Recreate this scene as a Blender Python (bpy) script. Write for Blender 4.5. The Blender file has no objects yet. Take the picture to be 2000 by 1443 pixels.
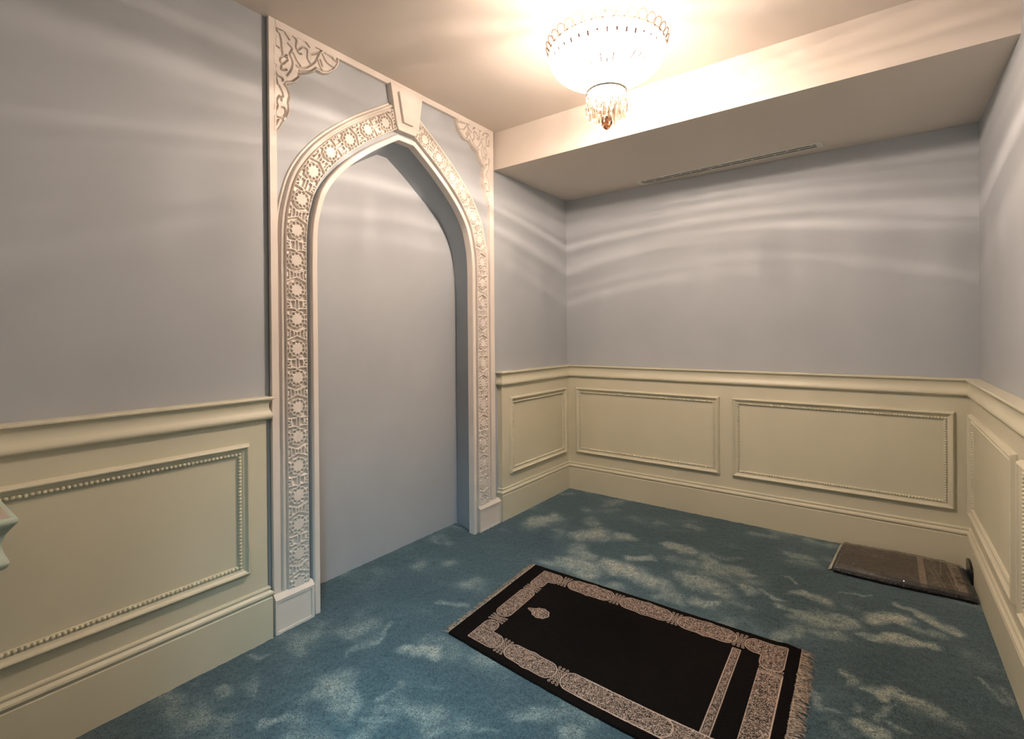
import bpy, bmesh, math, random
import numpy as np
from mathutils import Vector, Matrix
PI = math.pi
C = bpy.context.scene.collection
sc = bpy.context.scene

# ------------------------------------------------------------------ room measures (metres)
W = 2.6145            # left wall x=0 .. right wall x=W ; back wall y=0 ; room towards -y
ZC, ZS = 2.694, 2.439 # ceiling, underside of the dropped soffit
BEAM = 0.984
YF = -3.75            # wall with the doorway the camera stands in
XL = 0.006            # surface of the left wall
LAMP = Vector((1.205, -1.664, 0))

# ------------------------------------------------------------------ camera
cd = bpy.data.cameras.new('camera'); cam = bpy.data.objects.new('camera', cd); C.objects.link(cam)
yaw, pitch, roll, F = 0.62881, -0.004728, -0.007596, 961.578
fw = Vector((-math.sin(yaw)*math.cos(pitch), math.cos(yaw)*math.cos(pitch), math.sin(pitch)))
rt = fw.cross(Vector((0, 0, 1))).normalized(); up = rt.cross(fw)
r2 = rt*math.cos(roll) + up*math.sin(roll); u2 = -rt*math.sin(roll) + up*math.cos(roll)
m = Matrix((r2, u2, -fw)).transposed().to_4x4(); m.translation = Vector((2.16985, -3.64505, 1.3))
cam.matrix_world = m
cd.sensor_width = 36; cd.sensor_fit = 'HORIZONTAL'; cd.lens = F/2000*36
cd.shift_x = (1000-1017.19)/2000; cd.shift_y = (657.5-721.5)/2000; cd.clip_start = 0.02
sc.camera = cam

# ------------------------------------------------------------------ world, exposure, daylight through the doorway
wd = bpy.data.worlds.new('world'); sc.world = wd; wd.use_nodes = True
wd.node_tree.nodes['Background'].inputs[0].default_value = (0.55, 0.75, 0.9, 1)
wd.node_tree.nodes['Background'].inputs[1].default_value = 0.25
sc.view_settings.view_transform = 'Standard'; sc.view_settings.look = 'None'
sc.view_settings.gamma = 1; sc.view_settings.use_curve_mapping = False
sc.view_settings.exposure = 1.0
DAY = 6; LAMPW = 168; LCOL = (1.0, 0.79, 0.655); LZ = -.178; SBASE = .64; UPK = .24
def area(name, loc, d, sx, sy, power, col):
    l = bpy.data.lights.new(name, 'AREA'); l.shape = 'RECTANGLE'; l.size = sx; l.size_y = sy
    l.energy = power; l.color = col
    o = bpy.data.objects.new(name, l); C.objects.link(o); o.location = loc
    o.rotation_euler = Vector(d).to_track_quat('-Z', 'Y').to_euler(); return o
# (power in watts; LZ height of the bulb light in the bowl; SBASE even part of its output; UPK share sent upwards)
area('doorway_daylight', (2.33, -4.20, 2.0), (-1.25, 1.15, -2.0), 0.4, 0.5, DAY, (0.36, 0.78, 1.0)).data.spread = math.radians(66)

# ------------------------------------------------------------------ helpers
def link(o, parent=None):
    C.objects.link(o)
    if parent: o.parent = parent
    return o
def tag(o, label=None, cat=None, group=None, kind=None):
    if label: o['label'] = label
    if cat: o['category'] = cat
    if group: o['group'] = group
    if kind: o['kind'] = kind
    return o
def mesh(name, V, Fc, mat, parent=None, smooth=False, kind=None, origin=None):
    me = bpy.data.meshes.new(name)
    if isinstance(V, np.ndarray): V = V.tolist()
    me.from_pydata(V, [], Fc); me.update()
    if smooth: me.shade_smooth()
    me.materials.append(mat)
    o = bpy.data.objects.new(name, me); link(o, parent)
    if kind: o['kind'] = kind
    return o
def empty(name, loc, label, cat, group=None):
    o = bpy.data.objects.new(name, None); link(o); o.location = loc; o.empty_display_size = .1
    return tag(o, label, cat, group)
class MB:
    def __init__(s): s.v = []; s.f = []
    def add(s, V, Fc):
        n = len(s.v); s.v += [tuple(map(float, p)) for p in V]; s.f += [tuple(i+n for i in f) for f in Fc]; return s
    def box(s, a, b, rot=0, c=(0, 0)):
        x0, y0, z0 = a; x1, y1, z1 = b
        V = [(x, y, z) for z in (z0, z1) for y in (y0, y1) for x in (x0, x1)]
        if rot:
            cr, sr = math.cos(rot), math.sin(rot)
            V = [(c[0]+(x-c[0])*cr-(y-c[1])*sr, c[1]+(x-c[0])*sr+(y-c[1])*cr, z) for x, y, z in V]
        return s.add(V, [(0, 2, 3, 1), (4, 5, 7, 6), (0, 1, 5, 4), (2, 6, 7, 3), (0, 4, 6, 2), (1, 3, 7, 5)])
    def ball(s, c, r, nu=8, nv=5, sc_=(1, 1, 1)):
        V = [(c[0], c[1], c[2]-r*sc_[2])]
        for i in range(1, nv):
            t = PI*i/nv - PI/2
            for j in range(nu):
                a = 2*PI*j/nu; V.append((c[0]+r*sc_[0]*math.cos(t)*math.cos(a), c[1]+r*sc_[1]*math.cos(t)*math.sin(a), c[2]+r*sc_[2]*math.sin(t)))
        V.append((c[0], c[1], c[2]+r*sc_[2])); Fc = []
        for j in range(nu): Fc.append((0, 1+(j+1) % nu, 1+j))
        for i in range(nv-2):
            for j in range(nu):
                a = 1+i*nu; Fc.append((a+j, a+(j+1) % nu, a+nu+(j+1) % nu, a+nu+j))
        k = len(V)-1; a = 1+(nv-2)*nu
        for j in range(nu): Fc.append((a+j, a+(j+1) % nu, k))
        return s.add(V, Fc)
    def lathe(s, prof, n=32, c=(0, 0, 0), rad=None):
        V = []; Fc = []
        for i, (r, z) in enumerate(prof):
            for j in range(n):
                a = 2*PI*j/n; rr = r if rad is None else rad(r, z, a)
                V.append((c[0]+rr*math.cos(a), c[1]+rr*math.sin(a), c[2]+z))
        for i in range(len(prof)-1):
            for j in range(n):
                Fc.append((i*n+j, i*n+(j+1) % n, (i+1)*n+(j+1) % n, (i+1)*n+j))
        return s.add(V, Fc)
    def tube(s, pts, r, n=6, closed=False):
        P = [Vector(p) for p in pts]; V = []; Fc = []; k = len(P)
        for i, p in enumerate(P):
            a = P[(i-1) % k] if (closed or i > 0) else p; b = P[(i+1) % k] if (closed or i < k-1) else p
            d = (b-a).normalized(); s1 = d.cross(Vector((.13, .27, .95))).normalized(); s2 = d.cross(s1)
            rr = r[i] if isinstance(r, (list, tuple)) else r
            for j in range(n):
                t = 2*PI*j/n; q = p+(s1*math.cos(t)+s2*math.sin(t))*rr; V.append(tuple(q))
        for i in range(k if closed else k-1):
            for j in range(n):
                a = i*n; b = ((i+1) % k)*n; Fc.append((a+j, a+(j+1) % n, b+(j+1) % n, b+j))
        if not closed:
            Fc.append(tuple(range(n))[::-1]); Fc.append(tuple((k-1)*n+j for j in range(n)))
        return s.add(V, Fc)
    def build(s, name, mat, parent=None, smooth=False, kind=None):
        o = mesh(name, s.v, s.f, mat, parent, smooth, kind)
        bm = bmesh.new(); bm.from_mesh(o.data); bmesh.ops.recalc_face_normals(bm, faces=bm.faces); bm.to_mesh(o.data); bm.free()
        if smooth: o.data.shade_smooth()
        return o
def recenter(o, loc):
    """move the object's origin to loc (world, unparented or parent at identity) without moving the mesh"""
    o.data.transform(Matrix.Translation(-Vector(loc))); o.location = loc
def crom(P, n=6):
    P = [np.array(p, float) for p in P]; out = []
    for i in range(len(P)-1):
        p0 = P[i-1] if i else 2*P[0]-P[1]; p1, p2 = P[i], P[i+1]; p3 = P[i+2] if i+2 < len(P) else 2*P[-1]-P[-2]
        for k in range(n):
            t = k/n; out.append(.5*((2*p1)+(-p0+p2)*t+(2*p0-5*p1+4*p2-p3)*t*t+(-p0+3*p1-3*p2+p3)*t**3))
    out.append(P[-1]); return np.array(out)

# ------------------------------------------------------------------ materials
def lin(r, g, b):
    f = lambda c: (c/255/12.92) if c/255 <= .04045 else ((c/255+.055)/1.055)**2.4
    return (f(r), f(g), f(b), 1)
class NT:
    def __init__(s, name):
        s.m = bpy.data.materials.new(name); s.m.use_nodes = True; s.t = s.m.node_tree; s.b = s.t.nodes['Principled BSDF']
    def n(s, ty, **kw):
        x = s.t.nodes.new(ty)
        for k, v in kw.items():
            if k.startswith('i_'): x.inputs[int(k[2:]) if k[2:].isdigit() else k[2:]].default_value = v
            else: setattr(x, k, v)
        return x
    def l(s, a, b): s.t.links.new(a, b)
    def set(s, **kw):
        for k, v in kw.items(): s.b.inputs[k.replace('_', ' ')].default_value = v
        return s
    def pos(s): return s.n('ShaderNodeTexCoord').outputs['Object']
    def noise(s, scale, detail=3, vec=None, rough=.5, dist=0):
        x = s.n('ShaderNodeTexNoise'); x.inputs['Scale'].default_value = scale; x.inputs['Detail'].default_value = detail
        x.inputs['Roughness'].default_value = rough; x.inputs['Distortion'].default_value = dist
        s.l(vec if vec else s.pos(), x.inputs['Vector']); return x.outputs['Fac']
    def ramp(s, fac, stops):
        x = s.n('ShaderNodeValToRGB'); e = x.color_ramp.elements
        while len(e) < len(stops): e.new(.5)
        for k, (p_, c_) in zip(e, stops): k.position = p_; k.color = c_
        s.l(fac, x.inputs[0]); return x.outputs[0]
    def mix(s, fac, a, b, mode='MIX'):
        x = s.n('ShaderNodeMix'); x.data_type = 'RGBA'; x.blend_type = mode
        for v, i in ((fac, 0), (a, 6), (b, 7)):
            if hasattr(v, 'is_output'): s.l(v, x.inputs[i])
            else: x.inputs[i].default_value = v
        return x.outputs[2]
    def math(s, op, a, b=0., c=None):
        x = s.n('ShaderNodeMath'); x.operation = op
        for i, v in enumerate((a, b) if c is None else (a, b, c)):
            if hasattr(v, 'is_output'): s.l(v, x.inputs[i])
            else: x.inputs[i].default_value = v
        return x.outputs[0]
    def bump(s, h, strength, dist=.01):
        x = s.n('ShaderNodeBump'); x.inputs['Strength'].default_value = strength; x.inputs['Distance'].default_value = dist
        s.l(h, x.inputs['Height']); s.l(x.outputs[0], s.b.inputs['Normal'])
def g4(c, k): return (min(c[0]*k, 1), min(c[1]*k, 1), min(c[2]*k, 1), 1)
def paint(name, col, var=.05, rough=.55, bump=.03, spec=.35):
    t = NT(name); n = t.noise(2.3, 4, dist=.4)
    t.l(t.ramp(n, [(.3, g4(col, 1-var)), (.7, g4(col, 1+var))]), t.b.inputs['Base Color'])
    t.set(Roughness=rough); t.b.inputs['Specular IOR Level'].default_value = spec
    t.bump(t.noise(140, 2), bump, .002); return t.m

WALLC = (0.397, 0.428, 0.452, 1)
M = {}
M['wall'] = paint('lilac_blue_wall_paint', WALLC, .035, .6, .05)
M['niche'] = paint('wall_paint_shade_tinted', (0.37, 0.41, 0.445, 1), .05, .6, .05)  # wall paint made darker and bluer: the niche's shade is in the colour
M['ceil'] = paint('cream_ceiling_paint', (0.72, 0.655, 0.58, 1), .02, .7, .03)
M['cream'] = paint('cream_panelling_paint', (0.63, 0.605, 0.46, 1), .03, .42, .02, .5)
M['arch'] = paint('pale_carved_plaster', (0.73, 0.675, 0.61, 1), .03, .55, .03)
M['white'] = paint('grey_white_vent_metal', (0.78, 0.76, 0.70, 1), .02, .4, .01)
M['dark'] = paint('black_plastic', (0.012, 0.012, 0.013, 1), .1, .25, .01)
M['void'] = paint('slot_shade_black', (0.01, 0.01, 0.01, 1), .1, .8, .01)
M['ledge'] = paint('daylight_tinted_painted_wood', (0.46, 0.56, 0.47, 1), .05, .3, .02, .5)  # cool daylight on cream paint, put into the base colour as green
M['ledge_top'] = paint('pinkish_marble_top', (0.55, 0.47, 0.40, 1), .06, .25, .01, .5)

# traced carpet patches (x0,y0,x1,y1,radius,strength) and ornament lines (c,z)
PATCH = [[0.268,-0.85,0.309,-0.718,0.067,0.8],[0.075,-0.232,0.133,-0.192,0.027,0.5],[0.505,-0.227,0.578,-0.063,0.04,0.5],[0.46,-0.43,0.615,-0.283,0.03,0.3],[0.529,-0.6,0.585,-0.629,0.04,0.5],[0.637,-0.835,0.693,-0.765,0.07,0.8],[0.69,-1.03,0.782,-1.133,0.055,0.6],[0.729,-1.248,0.879,-1.253,0.063,0.7],[0.842,-0.74,0.877,-0.715,0.046,0.8],[0.999,-0.98,1.103,-0.891,0.03,0.8],[0.944,-1.134,1.092,-1.125,0.054,0.9],[1.097,-1.135,1.191,-1.19,0.046,0.8],[1.134,-0.675,1.268,-0.71,0.038,0.7],[1.131,-0.314,1.211,-0.301,0.026,0.5],[1.349,-0.735,1.442,-0.821,0.043,0.6],[1.4,-0.658,1.536,-0.642,0.016,0.4],[1.362,-1.017,1.432,-1.033,0.055,0.7],[1.249,-1.162,1.347,-1.216,0.044,0.6],[1.471,-1.215,1.54,-1.205,0.033,0.7],[1.426,-0.758,1.62,-0.801,0.017,0.6],[1.527,-1.059,1.571,-1.088,0.024,0.6],[1.589,-0.954,1.627,-0.959,0.037,0.7],[1.612,-1.115,1.681,-1.121,0.03,0.4],[1.293,-1.284,1.391,-1.272,0.034,0.5],[1.744,-0.376,1.845,-0.393,0.029,0.5],[1.74,-0.707,1.795,-0.776,0.01,0.6],[1.719,-0.948,1.796,-0.972,0.016,0.6],[1.798,-1.03,1.86,-1.058,0.018,0.6],[1.872,-0.855,1.962,-0.87,0.028,0.8],[1.999,-0.734,2.101,-0.67,0.009,0.5],[1.892,-1.091,2.036,-1.015,0.039,0.7],[1.953,-1.175,2.032,-1.132,0.025,0.5],[1.81,-1.301,1.888,-1.209,0.035,0.5],[2.143,-0.927,2.259,-0.857,0.042,0.95],[2.238,-0.72,2.324,-0.73,0.015,0.7],[2.324,-0.73,2.44,-0.83,0.02,0.85],[2.296,-0.908,2.39,-0.89,0.021,0.5],[2.095,-1.087,2.168,-1.083,0.016,0.6],[2.168,-1.089,2.332,-1.001,0.018,0.9],[2.056,-1.415,2.126,-1.429,0.017,0.7],[2.093,-1.47,2.13,-1.444,0.009,0.6],[2.163,-1.464,2.221,-1.406,0.018,0.75],[2.22,-1.432,2.312,-1.493,0.018,0.7],[2.199,-1.512,2.152,-1.614,0.012,0.6],[2.108,-1.689,2.16,-1.68,0.024,0.8],[2.19,-1.609,2.241,-1.609,0.008,0.5],[1.974,-1.573,1.985,-1.648,0.018,0.5],[1.986,-1.656,2.044,-1.654,0.008,0.5],[2.09,-1.613,2.109,-1.576,0.009,0.6],[2.45,-1.172,2.523,-1.266,0.012,0.6],[2.528,-1.178,2.536,-1.248,0.01,0.5],[2.016,-1.719,2.035,-1.712,0.006,0.3],[0.456,-1.965,0.556,-1.878,0.019,0.6],[0.399,-2.205,0.43,-2.345,0.013,0.6],[0.408,-2.336,0.4,-2.428,0.015,0.5],[0.576,-2.279,0.689,-2.247,0.03,0.85],[0.585,-2.184,0.74,-2.175,0.039,0.35],[0.891,-2.139,1.011,-2.143,0.038,0.3],[0.527,-2.589,0.663,-2.586,0.042,0.6],[0.738,-2.448,0.752,-2.522,0.013,0.55],[0.782,-2.553,0.893,-2.499,0.019,0.5],[0.713,-2.652,0.865,-2.569,0.015,0.4],[0.959,-2.533,1.016,-2.476,0.012,0.5],[1.163,-2.299,1.295,-2.213,0.024,0.5],[1.254,-2.165,1.39,-2.17,0.031,0.4],[1.332,-2.274,1.379,-2.256,0.027,0.5],[1.095,-2.458,1.152,-2.41,0.011,0.4],[0.809,-2.378,0.847,-2.39,0.014,0.3],[0.192,-2.835,0.24,-2.836,0.015,0.5],[0.32,-2.983,0.331,-2.954,0.009,0.6],[0.076,-2.68,0.142,-2.644,0.01,0.5],[0.077,-2.871,0.099,-2.855,0.008,0.3],[0.541,-2.631,0.528,-2.541,0.036,0.6],[0.495,-2.83,0.548,-2.762,0.026,0.6],[0.244,-2.743,0.314,-2.801,0.015,0.35]]
ORN_OUT = [(0.411,2.666),(0.415,2.634),(0.437,2.596),(0.475,2.562),(0.506,2.551),(0.532,2.554),(0.547,2.54),(0.577,2.521),(0.614,2.502),(0.617,2.482),(0.636,2.456),(0.659,2.439),(0.68,2.427),(0.671,2.406),(0.663,2.378),(0.67,2.349),(0.665,2.324),(0.672,2.29),(0.686,2.27),(0.693,2.256),(0.703,2.231),(0.716,2.207),(0.735,2.183)]
ORN_G = [[(0.734,2.664),(0.712,2.657),(0.685,2.666)],[(0.734,2.662),(0.721,2.642)],[(0.712,2.638),(0.705,2.612),(0.701,2.57),(0.697,2.548),(0.679,2.547)],[(0.687,2.654),(0.676,2.642),(0.668,2.633)],[(0.674,2.612),(0.655,2.596),(0.667,2.568),(0.653,2.539),(0.659,2.501),(0.68,2.465)],[(0.732,2.617),(0.732,2.582),(0.715,2.575)],[(0.679,2.558),(0.704,2.538),(0.711,2.518),(0.698,2.51),(0.675,2.538)],[(0.731,2.493),(0.734,2.473),(0.723,2.451),(0.698,2.444),(0.701,2.434)],[(0.704,2.499),(0.705,2.481),(0.68,2.492)],[(0.65,2.654),(0.634,2.646),(0.637,2.614),(0.625,2.592),(0.611,2.594)],[(0.629,2.662),(0.6,2.663),(0.571,2.644)],[(0.625,2.606),(0.61,2.621)],[(0.605,2.628),(0.581,2.626),(0.582,2.589),(0.567,2.568)],[(0.649,2.581),(0.635,2.556),(0.616,2.537)],[(0.635,2.531),(0.621,2.526),(0.587,2.541),(0.562,2.565),(0.542,2.588),(0.521,2.635)],[(0.559,2.615),(0.526,2.637),(0.505,2.661)],[(0.536,2.658),(0.505,2.661)],[(0.529,2.603),(0.519,2.579),(0.506,2.561)],[(0.505,2.642),(0.485,2.613),(0.453,2.603),(0.442,2.603)],[(0.492,2.652),(0.463,2.647),(0.431,2.637)],[(0.474,2.651),(0.447,2.649)],[(0.516,2.609),(0.506,2.585)],[(0.423,2.66),(0.431,2.637)],[(0.537,2.562),(0.567,2.534),(0.614,2.511)],[(0.619,2.513),(0.624,2.484),(0.65,2.455)],[(0.729,2.444),(0.723,2.412)],[(0.714,2.407),(0.701,2.381),(0.697,2.365)],[(0.692,2.42),(0.676,2.404),(0.67,2.375),(0.676,2.346),(0.674,2.316),(0.684,2.282)],[(0.715,2.363),(0.726,2.337),(0.722,2.316),(0.733,2.29),(0.731,2.269),(0.707,2.267),(0.691,2.288),(0.69,2.315),(0.704,2.316)],[(0.706,2.362),(0.706,2.344)],[(0.718,2.261),(0.732,2.23)],[(0.696,2.258),(0.707,2.225),(0.732,2.191)]]
# ------------------------------------------------------------------ carpet
def seg_d(X, Y, s):
    ax, ay, bx, by = s[:4]; dx, dy = bx-ax, by-ay; L = dx*dx+dy*dy+1e-9
    t = np.clip(((X-ax)*dx+(Y-ay)*dy)/L, 0, 1); return np.hypot(X-ax-t*dx, Y-ay-t*dy)
rng = np.random.default_rng(4)
def vnoise(X, Y, f, seed):
    r = np.random.default_rng(seed); G = r.random((256, 256)); x = X*f+100; y = Y*f+100
    xi = np.floor(x).astype(int); yi = np.floor(y).astype(int); u = x-xi; v = y-yi
    u = u*u*(3-2*u); v = v*v*(3-2*v); g = lambda a, b: G[a % 256, b % 256]
    return (g(xi, yi)*(1-u)+g(xi+1, yi)*u)*(1-v)+(g(xi, yi+1)*(1-u)+g(xi+1, yi+1)*u)*v
def grid_mesh(name, xs, ys, zf, mat, parent=None, attrs=None, smooth=True, kind=None):
    X, Y = np.meshgrid(xs, ys); Z = zf(X, Y); nx, ny = len(xs), len(ys)
    V = np.stack([X, Y, Z], -1).reshape(-1, 3)
    i = np.arange(ny-1)[:, None]*nx+np.arange(nx-1)[None, :]; i = i.ravel()
    Fc = np.stack([i, i+1, i+1+nx, i+nx], 1)
    me = bpy.data.meshes.new(name); me.vertices.add(len(V)); me.vertices.foreach_set('co', V.ravel())
    me.loops.add(len(Fc)*4); me.loops.foreach_set('vertex_index', Fc.ravel())
    me.polygons.add(len(Fc)); me.polygons.foreach_set('loop_start', np.arange(len(Fc))*4)
    me.update(calc_edges=True); me.validate()
    for k, a in (attrs or {}).items():
        at = me.attributes.new(k, 'FLOAT', 'POINT'); at.data.foreach_set('value', a(X, Y).ravel().astype(np.float32))
    if smooth: me.shade_smooth()
    me.materials.append(mat); o = bpy.data.objects.new(name, me); link(o, parent)
    if kind: o['kind'] = kind
    return o
def patches(X, Y):
    Xd = X+(vnoise(X, Y, 9, 1)-.5)*.07+(vnoise(X, Y, 28, 2)-.5)*.03
    Yd = Y+(vnoise(X, Y, 9, 3)-.5)*.07+(vnoise(X, Y, 28, 4)-.5)*.03
    m_ = np.zeros_like(X)
    for s in PATCH:
        d = seg_d(Xd, Yd, s); v = s[5]*np.clip(1.4-d/(s[4]*1.5), 0, 1)*(.72+.5*vnoise(X, Y, 45, 8))
        m_ = np.maximum(m_, v)
    m_ = np.maximum(m_, .5*np.clip((vnoise(X*1.0+Y*.5, Y*1.8-X*.4, 5, 7)-.52)*3, 0, 1)*vnoise(X, Y, 16, 9)*1.2)
    m_ += .12*(vnoise(X+Y*.7, Y*2, 11, 11)-.5)
    return np.clip(m_, 0, 1)
t = NT('teal_blue_carpet'); at = t.n('ShaderNodeAttribute', attribute_name='patch').outputs['Fac']
gr = t.noise(240, 3, rough=.8); gr2 = t.noise(75, 3, rough=.7)
a2 = t.math('ADD', at, t.math('MULTIPLY', t.math('SUBTRACT', gr, .5), .35))
col = t.ramp(a2, [(0, (0.056, 0.090, 0.094, 1)), (.22, (0.082, 0.124, 0.128, 1)), (.6, (0.25, 0.30, 0.27, 1)), (1, (0.48, 0.49, 0.40, 1))])
gx = t.ramp(t.math('ADD', t.math('MULTIPLY', gr, .7), t.math('MULTIPLY', gr2, .3)), [(.43, (.30, .30, .30, 1)), (.57, (1.35, 1.35, 1.35, 1))])
t.l(t.mix(1, col, gx, 'MULTIPLY'), t.b.inputs['Base Color'])
t.set(Roughness=1); t.b.inputs['Specular IOR Level'].default_value = .1
t.b.inputs['Sheen Weight'].default_value = .35; t.b.inputs['Sheen Roughness'].default_value = .5; t.b.inputs['Sheen Tint'].default_value = (.6, .85, 1, 1)
t.bump(gr, .8, .006); M['carpet'] = t.m
# ------------------------------------------------------------------ room shell
def carpet_z(X, Y):
    nz = np.clip((-X)/.15, 0, 1)*np.clip((-1.787+.61-Y)/.02, 0, 1)
    return .015*nz+.004*(vnoise(X, Y, 60, 5)-.5)+.0015
xs = np.arange(-.22, W+.05, .0095); ys = np.arange(YF-.9, .03, .0095)
floor = grid_mesh('floor', xs, ys, carpet_z, M['carpet'], attrs={'patch': patches}, kind='structure')
YC = -1.79      # centre line of the niche arch
def struct(mb, name, mat, **k): return mb.build(name, mat, kind='structure', **k)
Zt = ZC+.1
struct(MB().box((XL-.12, YF-.9, -.02), (XL, YC-.755, Zt)).box((XL-.12, YC+.77, -.02), (XL, .12, Zt)), 'wall_left', M['wall'])
struct(MB().box((XL-.12, 0, -.02), (W+.12, .12, Zt)), 'wall_back', M['wall'])
struct(MB().box((W, YF-.9, -.02), (W+.12, .12, Zt)), 'wall_right', M['wall'])
struct(MB().box((XL-.12, YF-.12, -.02), (1.67, YF, Zt)).box((2.5, YF-.12, -.02), (W+.1, YF, Zt)).box((1.67, YF-.12, 2.1), (2.5, YF, Zt)), 'wall_front', M['wall'])
struct(MB().box((XL-.12, YF-.12, ZC), (W+.12, .12, Zt)), 'ceiling', M['ceil'])
struct(MB().box((XL-.12, -BEAM, ZS), (W+.1, .1, ZC+.02)), 'ceiling_soffit', M['ceil'])
# ------------------------------------------------------------------ panelling: swept mouldings
FACE = .043
WX = W-FACE
PA = [(FACE, YF+.0), (FACE, -2.583), (XL-.01, -2.583)]
PB = [(XL-.01, -.951), (FACE, -.951), (FACE, -FACE), (WX, -FACE), (WX, YF)]
def sweep(name, path, segs, prof, mat, closed_prof=False):
    """prof: (offset to the right of the path, z). segs: indices of path segments in this mesh; mitred."""
    P = [np.array(p) for p in path]; dirs = [(P[i+1]-P[i])/np.linalg.norm(P[i+1]-P[i]) for i in range(len(P)-1)]
    nr = [np.array((d[1], -d[0])) for d in dirs]
    def mit(i):
        if i == 0: return nr[0]
        if i == len(P)-1: return nr[-1]
        s = nr[i-1]+nr[i]; return s/(s@nr[i])
    mb = MB()
    for k in segs:
        a, b = mit(k), mit(k+1); V = []; n = len(prof)
        for o_, z in prof: q = P[k]+a*o_; V.append((q[0], q[1], z))
        for o_, z in prof: q = P[k+1]+b*o_; V.append((q[0], q[1], z))
        Fc = [(i, i+1, n+i+1, n+i) for i in range(n-1)]+[(n-1, 0, n, 2*n-1)]
        Fc += [tuple(range(n)), tuple(range(2*n-1, n-1, -1))]
        mb.add(V, Fc)
    return mb.build(name, mat, kind='structure')
RAIL = [(-.040, 1.040), (.022, 1.040), (.024, 1.037), (.024, 1.031), (.0215, 1.028)]+[tuple(q) for q in crom([(.019, 1.0275), (.0125, 1.019), (.0095, 1.007), (.0095, .995), (.0125, .983), (.018, .971), (.0215, .961), (.0205, .952), (.014, .946), (.004, .943)], 4)]+[(-.002, .942), (-.040, .942)]
BASE = [(-.040, 0), (.015, 0), (.015, .178), (.0115, .181), (.0115, .186), (.017, .190), (.019, .195), (.017, .202), (.0115, .207), (.0075, .211), (.0095, .215), (.0105, .220), (.008, .225), (.0, .227), (-.040, .227)]
PAN = [(-.038, .20), (0, .20), (0, .95), (-.038, .95)]
def panelling(side, path, segs, n):
    sweep('wainscot_'+side, path, segs, PAN, M['cream'])
    sweep('trim_%d' % n, path, segs, RAIL, M['cream'])
    sweep('baseboard_'+side, path, segs, BASE, M['cream'])
panelling('left', PA, [0, 1], 1)
sweep('wainscot_left_far', PB, [0, 1], PAN, M['cream']); sweep('trim_2', PB, [0, 1], RAIL, M['cream']); sweep('baseboard_left_far', PB, [0, 1], BASE, M['cream'])
panelling('back', PB, [2], 3); panelling('right', PB, [3], 4)
# panel frames: mitred moulding with a row of beads
FR = [(0, -.002), (0, .006), (.003, .012), (.006, .019), (.010, .022), (.014, .021), (.0165, .016), (.022, .011), (.029, .008), (.031, .0055), (.046, .0045), (.048, -.002)]
def panel(idx, org, du, nrm, L, z0, z1):
    du = Vector(du); nrm = Vector(nrm); org = Vector(org); mb = MB(); n = len(FR)
    cs = [(0, z0, 1, 1), (L, z0, -1, 1), (L, z1, -1, -1), (0, z1, 1, -1)]; V = []
    for a, z, sa, sz in cs:
        for o_, h in FR: V.append(tuple(org+du*(a+sa*o_)+Vector((0, 0, z+sz*o_))+nrm*h))
    Fc = [(c*n+i, c*n+i+1, ((c+1) % 4)*n+i+1, ((c+1) % 4)*n+i) for c in range(4) for i in range(n-1)]
    mb.add(V, Fc)
    o_ = .0395; bb = MB()
    for (a0, z0_, a1, z1_) in ((o_, z0+o_, L-o_, z0+o_), (L-o_, z0+o_, L-o_, z1-o_), (L-o_, z1-o_, o_, z1-o_), (o_, z1-o_, o_, z0+o_)):
        D = math.hypot(a1-a0, z1_-z0_); k = int(round(D/.0143))
        for j in range(k):
            f = j/k; q = org+du*(a0+(a1-a0)*f)+Vector((0, 0, z0_+(z1_-z0_)*f))+nrm*.0065; bb.ball(q, .0066, 8, 6)
    mb2 = bb.build('bead_row', M['cream'], smooth=True)
    o = mb.build('trim_%d' % idx, M['cream'], kind='structure'); mb2.parent = o
Z0, Z1 = .312, .856
k = 5
for org, du, nrm, L in [((FACE, -2.656-.003-1.0, 0), (0, 1, 0), (1, 0, 0), 1.003), ((FACE, -.868, 0), (0, 1, 0), (1, 0, 0), .772),
                        ((.121, -FACE, 0), (1, 0, 0), (0, -1, 0), 1.146), ((1.349, -FACE, 0), (1, 0, 0), (0, -1, 0), 1.158),
                        ((WX, -.10, 0), (0, -1, 0), (-1, 0, 0), 1.078), ((WX, -1.262, 0), (0, -1, 0), (-1, 0, 0), 1.16), ((WX, -2.505, 0), (0, -1, 0), (-1, 0, 0), 1.12)]:
    panel(k, org, du, nrm, L, Z0, Z1); k += 1
# door lining around the doorway the camera looks out of
struct(MB().box((1.64, YF-.13, 0), (1.67, YF+.012, 2.13)).box((2.5, YF-.13, 0), (2.53, YF+.012, 2.13)).box((1.64, YF-.13, 2.1), (2.53, YF+.012, 2.13)), 'door_1', M['cream'])

# ------------------------------------------------------------------ niche behind the arch (structure)
OC = np.array([(.575, 0), (.575, .5), (.575, 1.1), (.575, 1.65), (.571, 1.78), (.556, 1.88), (.514, 2.005), (.415, 2.135), (.256, 2.272), (.064, 2.402)])
def half(P, n=8):     # straight jamb then smooth curve
    c = crom(P[3:], n); c[-n:, :] = np.array([P[-2]+(P[-1]-P[-2])*k/(n-1) for k in range(n)]) if False else c[-n:, :]
    return np.vstack([P[:3], c])
OH = half(OC)
def normals(P):
    T = np.gradient(P, axis=0); T /= np.linalg.norm(T, axis=1)[:, None]; return np.stack([T[:, 1], -T[:, 0]], 1)
def full(P):          # mirrored over c=0, left to right
    Q = P.copy(); Q[:, 0] *= -1; return np.vstack([P, Q[::-1]])
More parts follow.
